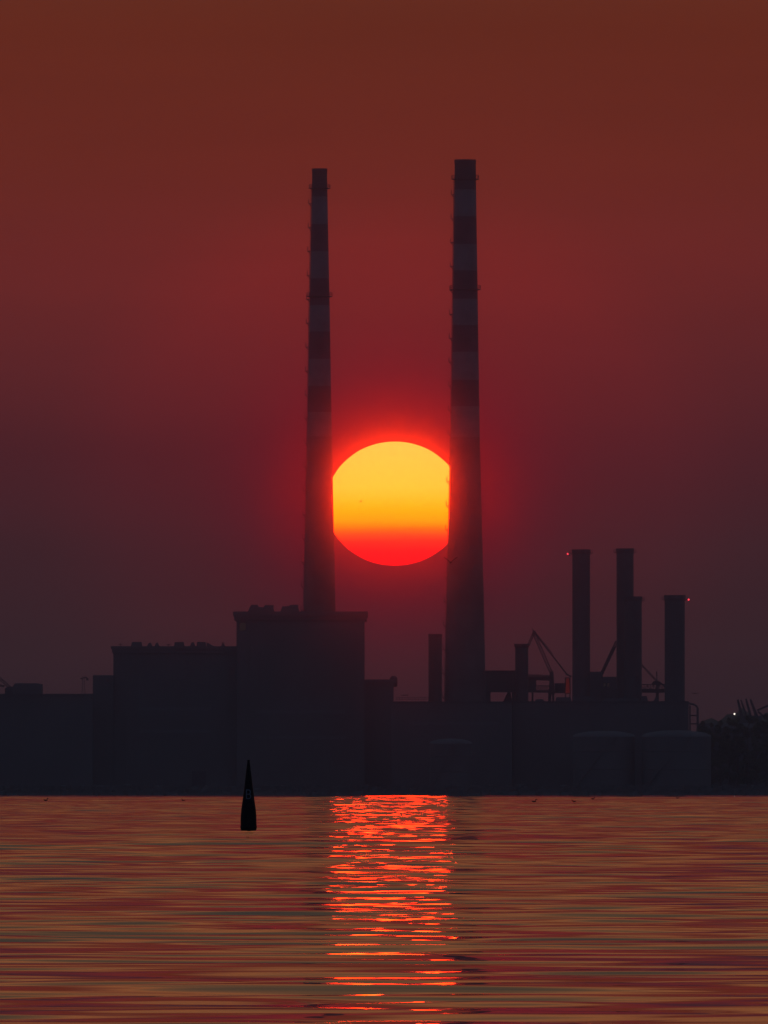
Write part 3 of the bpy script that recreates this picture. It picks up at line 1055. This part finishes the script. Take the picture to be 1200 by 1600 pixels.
TREES = [(1098, 1127, 2.6, 'leftmost rounded tree beside the arched pipe frame'),
         (1112, 1130, 2.4, 'low tree, second from the arched pipe frame'),
         (1126, 1126, 2.9, 'broad tree, third from the arched pipe frame'),
         (1139, 1122, 2.4, 'tree just left of the lit white lamp'),
         (1153, 1120, 2.8, 'tree just right of the lit white lamp'),
         (1168, 1117, 3.2, 'tall broad tree below the loading arms'),
         (1182, 1121, 2.6, 'tree below the boom of the loading arms'),
         (1197, 1116, 3.0, 'last tree, cut by the right picture edge')]
for i, (x, yt, w_, lab) in enumerate(TREES):
    tree(x, yt, 4768 + (i * 37 % 17), w_, lab, 100 + i)

# ------------------------------------------------------------------ conical buoy
D = water_dist(1296)
BS = D / 1036.0
bx = X(388.4, D)
by = thing('channel_buoy', (bx, D, drop(D)), 'black conical buoy marked with a letter, floating left of the glitter path', 'buoy')
bp = [(1299.5, 10.5), (1297, 12.2), (1293, 12.6), (1275, 12.3), (1263, 11.2), (1250, 9.3), (1233, 7.0), (1210, 4.4), (1193, 2.2), (1190, 1.8), (1188.6, 0.9)]
prof = [(r * D / K, Z(y, D)) for y, r in bp]
MB().lathe(bx, D, [(.35 * BS, prof[0][1] - .5 * BS)] + prof, 48).build('body', 'buoy', by, True)
rb = 12.6 * D / K
MB().lathe(bx, D, [(rb * .99, .02 * BS), (rb + .015 * BS, .08 * BS), (rb + .015 * BS, .2 * BS), (rb * .99, .26 * BS)], 48, cap=False).build('fender_ring', 'buoy', by, True)
zt = Z(1189, D)
MB().lathe(bx, D, [(.08 * BS, zt - .05 * BS), (.10 * BS, zt), (.10 * BS, zt + .05 * BS), (.03 * BS, zt + .08 * BS)], 16).build('top_cap', 'buoy', by)
pz = [p_[1] for p_ in prof]
prr = [p_[0] for p_ in prof]


def cone(u, v):
    r = float(np.interp(v, pz, prr)) + .006
    a = -math.pi / 2 + u / r
    return (bx + r * math.cos(a), D + r * math.sin(a), v)


def stroke(mb_, pts, wd):
    n = len(pts)
    vs = []
    for i in range(n):
        a, b_ = pts[max(0, i - 1)], pts[min(n - 1, i + 1)]
        dx, dz = b_[0] - a[0], b_[1] - a[1]
        l_ = math.hypot(dx, dz) or 1
        nx_, nz_ = -dz / l_ * wd / 2, dx / l_ * wd / 2
        vs += [cone(pts[i][0] + nx_, pts[i][1] + nz_), cone(pts[i][0] - nx_, pts[i][1] - nz_)]
    mb_.add(vs, [(2 * i, 2 * i + 1, 2 * i + 3, 2 * i + 2) for i in range(n - 1)])


zl, zh = Z(1248.5, D), Z(1233.5, D)
hm = (zh - zl)
lt = MB()
stroke(lt, [(-.145 * BS, zl + hm * k / 8) for k in range(9)], .07 * BS)
for (z0_, z1_, ex) in ((zl + hm * .5, zh - .035 * BS, .11 * BS), (zl + .035 * BS, zl + hm * .5, .14 * BS)):
    mid, hh = (z0_ + z1_) / 2, (z1_ - z0_) / 2
    pts = [((-.145 + .17 * k / 4) * BS, z1_) for k in range(4)]
    pts += [(.02 * BS + ex * math.cos(a), mid + hh * math.sin(a)) for a in [math.pi / 2 - math.pi * k / 10 for k in range(11)]]
    pts += [((-.145 + .17 * (3 - k) / 4) * BS, z0_) for k in range(4)]
    stroke(lt, pts, .07 * BS)
lt.build('letter', 'letter', by)


# ------------------------------------------------------------------ birds
def floating_bird(x, y, label, flip=1, s=1.0):
    D = water_dist(y)
    s = s * .42
    w0 = drop(D) + .02
    xc = X(x, D)
    root = thing('floating_seabird', (xc, D, w0), label, 'bird', 'dark seabirds resting on the water')
    vs, fs = [], []
    seg_, ring = 10, 8
    for j in range(ring + 1):
        tt = j / ring
        r = .15 * s * math.sin(math.pi * min(.98, max(.02, tt))) ** .7
        xx_ = (-.33 + .66 * tt) * s * flip
        for i in range(seg_):
            a = 2 * math.pi * i / seg_
            vs.append((xc + xx_, D + r * math.cos(a), w0 + .10 * s + r * .8 * math.sin(a) + .10 * s * (1 - tt) ** 3))
    for j in range(ring):
        for i in range(seg_):
            k = (i + 1) % seg_
            fs.append((j * seg_ + i, j * seg_ + k, (j + 1) * seg_ + k, (j + 1) * seg_ + i))
    fs += [tuple(range(seg_)), tuple(ring * seg_ + i for i in range(seg_ - 1, -1, -1))]
    m_ = MB().add(vs, fs)
    f = flip * s
    m_.bar((xc + .24 * f, D, w0 + .16 * s), (xc + .30 * f, D, w0 + .40 * s), .12 * s, .09 * s)
    m_.bar((xc + .26 * f, D, w0 + .42 * s), (xc + .42 * f, D, w0 + .41 * s), .13 * s, .09 * s)
    m_.bar((xc + .42 * f, D, w0 + .41 * s), (xc + .52 * f, D, w0 + .39 * s), .05 * s, .02 * s)
    m_.build('body', 'bird', root, True)


floating_bird(71, 1252, 'dark seabird afloat at far left of the water', 1, 1.3)
floating_bird(287, 1252, 'dark seabird afloat left of the conical buoy', -1, 1.0)
floating_bird(834, 1254, 'dark seabird afloat right of the glitter, nearest to it', 1, 1.2)
floating_bird(897, 1254, 'dark seabird afloat below the tall stack with the left lamp', -1, 1.0)
floating_bird(926, 1249.5, 'dark seabird afloat close under the shore below the first stack pair', 1, 1.2)
floating_bird(1059, 1248, 'rightmost dark seabird afloat close under the shore', -1, 1.2)


def flying_bird(x, y, D, span, label, lift):
    c_ = P(x, y, D)
    root = thing('flying_gull', c_, label, 'bird', 'gulls in flight')
    vs, fs = [], []
    seg_, ring = 8, 8
    for j in range(ring + 1):
        tt = j / ring
        r = .085 * span * math.sin(math.pi * min(.97, max(.05, tt))) ** .8
        for i in range(seg_):
            a = 2 * math.pi * i / seg_
            vs.append((c_.x + r * math.cos(a), c_.y + (-.24 + .48 * tt) * span, c_.z + r * .8 * math.sin(a)))
    for j in range(ring):
        for i in range(seg_):
            k = (i + 1) % seg_
            fs.append((j * seg_ + i, j * seg_ + k, (j + 1) * seg_ + k, (j + 1) * seg_ + i))
    fs += [tuple(range(seg_)), tuple(ring * seg_ + i for i in range(seg_ - 1, -1, -1))]
    m_ = MB().add(vs, fs)
    for s_ in (-1, 1):
        pr_ = [(.03, .15, .02), (.22, .17, .02 + lift * .6), (.38, .14, .02 + lift), (.5, .04, .02 + lift * 1.15)]
        vv, ff = [], []
        for (wx, ch_, wz) in pr_:
            back = -.05 if wx < .3 else .02
            for (dy_, dz_) in ((-ch_ + back, 0), (back, .035), (ch_ * .6 + back, 0), (back, -.03)):
                vv.append((c_.x + s_ * wx * span, c_.y + dy_ * span, c_.z + (wz + dz_) * span))
        for j in range(3):
            for i in range(4):
                k = (i + 1) % 4
                ff.append((j * 4 + i, j * 4 + k, (j + 1) * 4 + k, (j + 1) * 4 + i))
        ff += [(0, 1, 2, 3), (15, 14, 13, 12)]
        m_.add(vv, ff)
    m_.build('body', 'gull', root, True)


flying_bird(704, 879, 1500, 1.4, 'gull with raised wings passing the thicker chimney below the sun', .30)
flying_bird(1086, 1083.5, 2600, 1.2, 'distant gull gliding right of the rightmost stack', .03)

# ------------------------------------------------------------------ haze
hm_ = bpy.data.materials.new('haze_air')
hm_.use_nodes = True
t = hm_.node_tree
t.nodes.clear()
pv = N(t, 'ShaderNodeVolumePrincipled')
pv.inputs['Color'].default_value = (0.97, 0.58, 0.62, 1)
pv.inputs['Density'].default_value = 4.4e-5
pv.inputs['Anisotropy'].default_value = 0.9992
o_ = N(t, 'ShaderNodeOutputMaterial')
# second, evenly scattering share of the same air: the veil that lifts far silhouettes
pv2 = N(t, 'ShaderNodeVolumePrincipled')
pv2.inputs['Color'].default_value = (0.92, 0.94, 0.96, 1)
pv2.inputs['Density'].default_value = 4.5e-5
pv2.inputs['Anisotropy'].default_value = 0.2
ad = N(t, 'ShaderNodeAddShader')
t.links.new(pv.outputs[0], ad.inputs[0])
t.links.new(pv2.outputs[0], ad.inputs[1])
t.links.new(ad.outputs[0], o_.inputs['Volume'])
mb = MB().box(-2450, 2450, -320, 5650, -3.5, 217)
hz = mb.build('haze', hm_)
tag(hz, 'thin dusty evening air over the water', 'haze', kind='stuff')
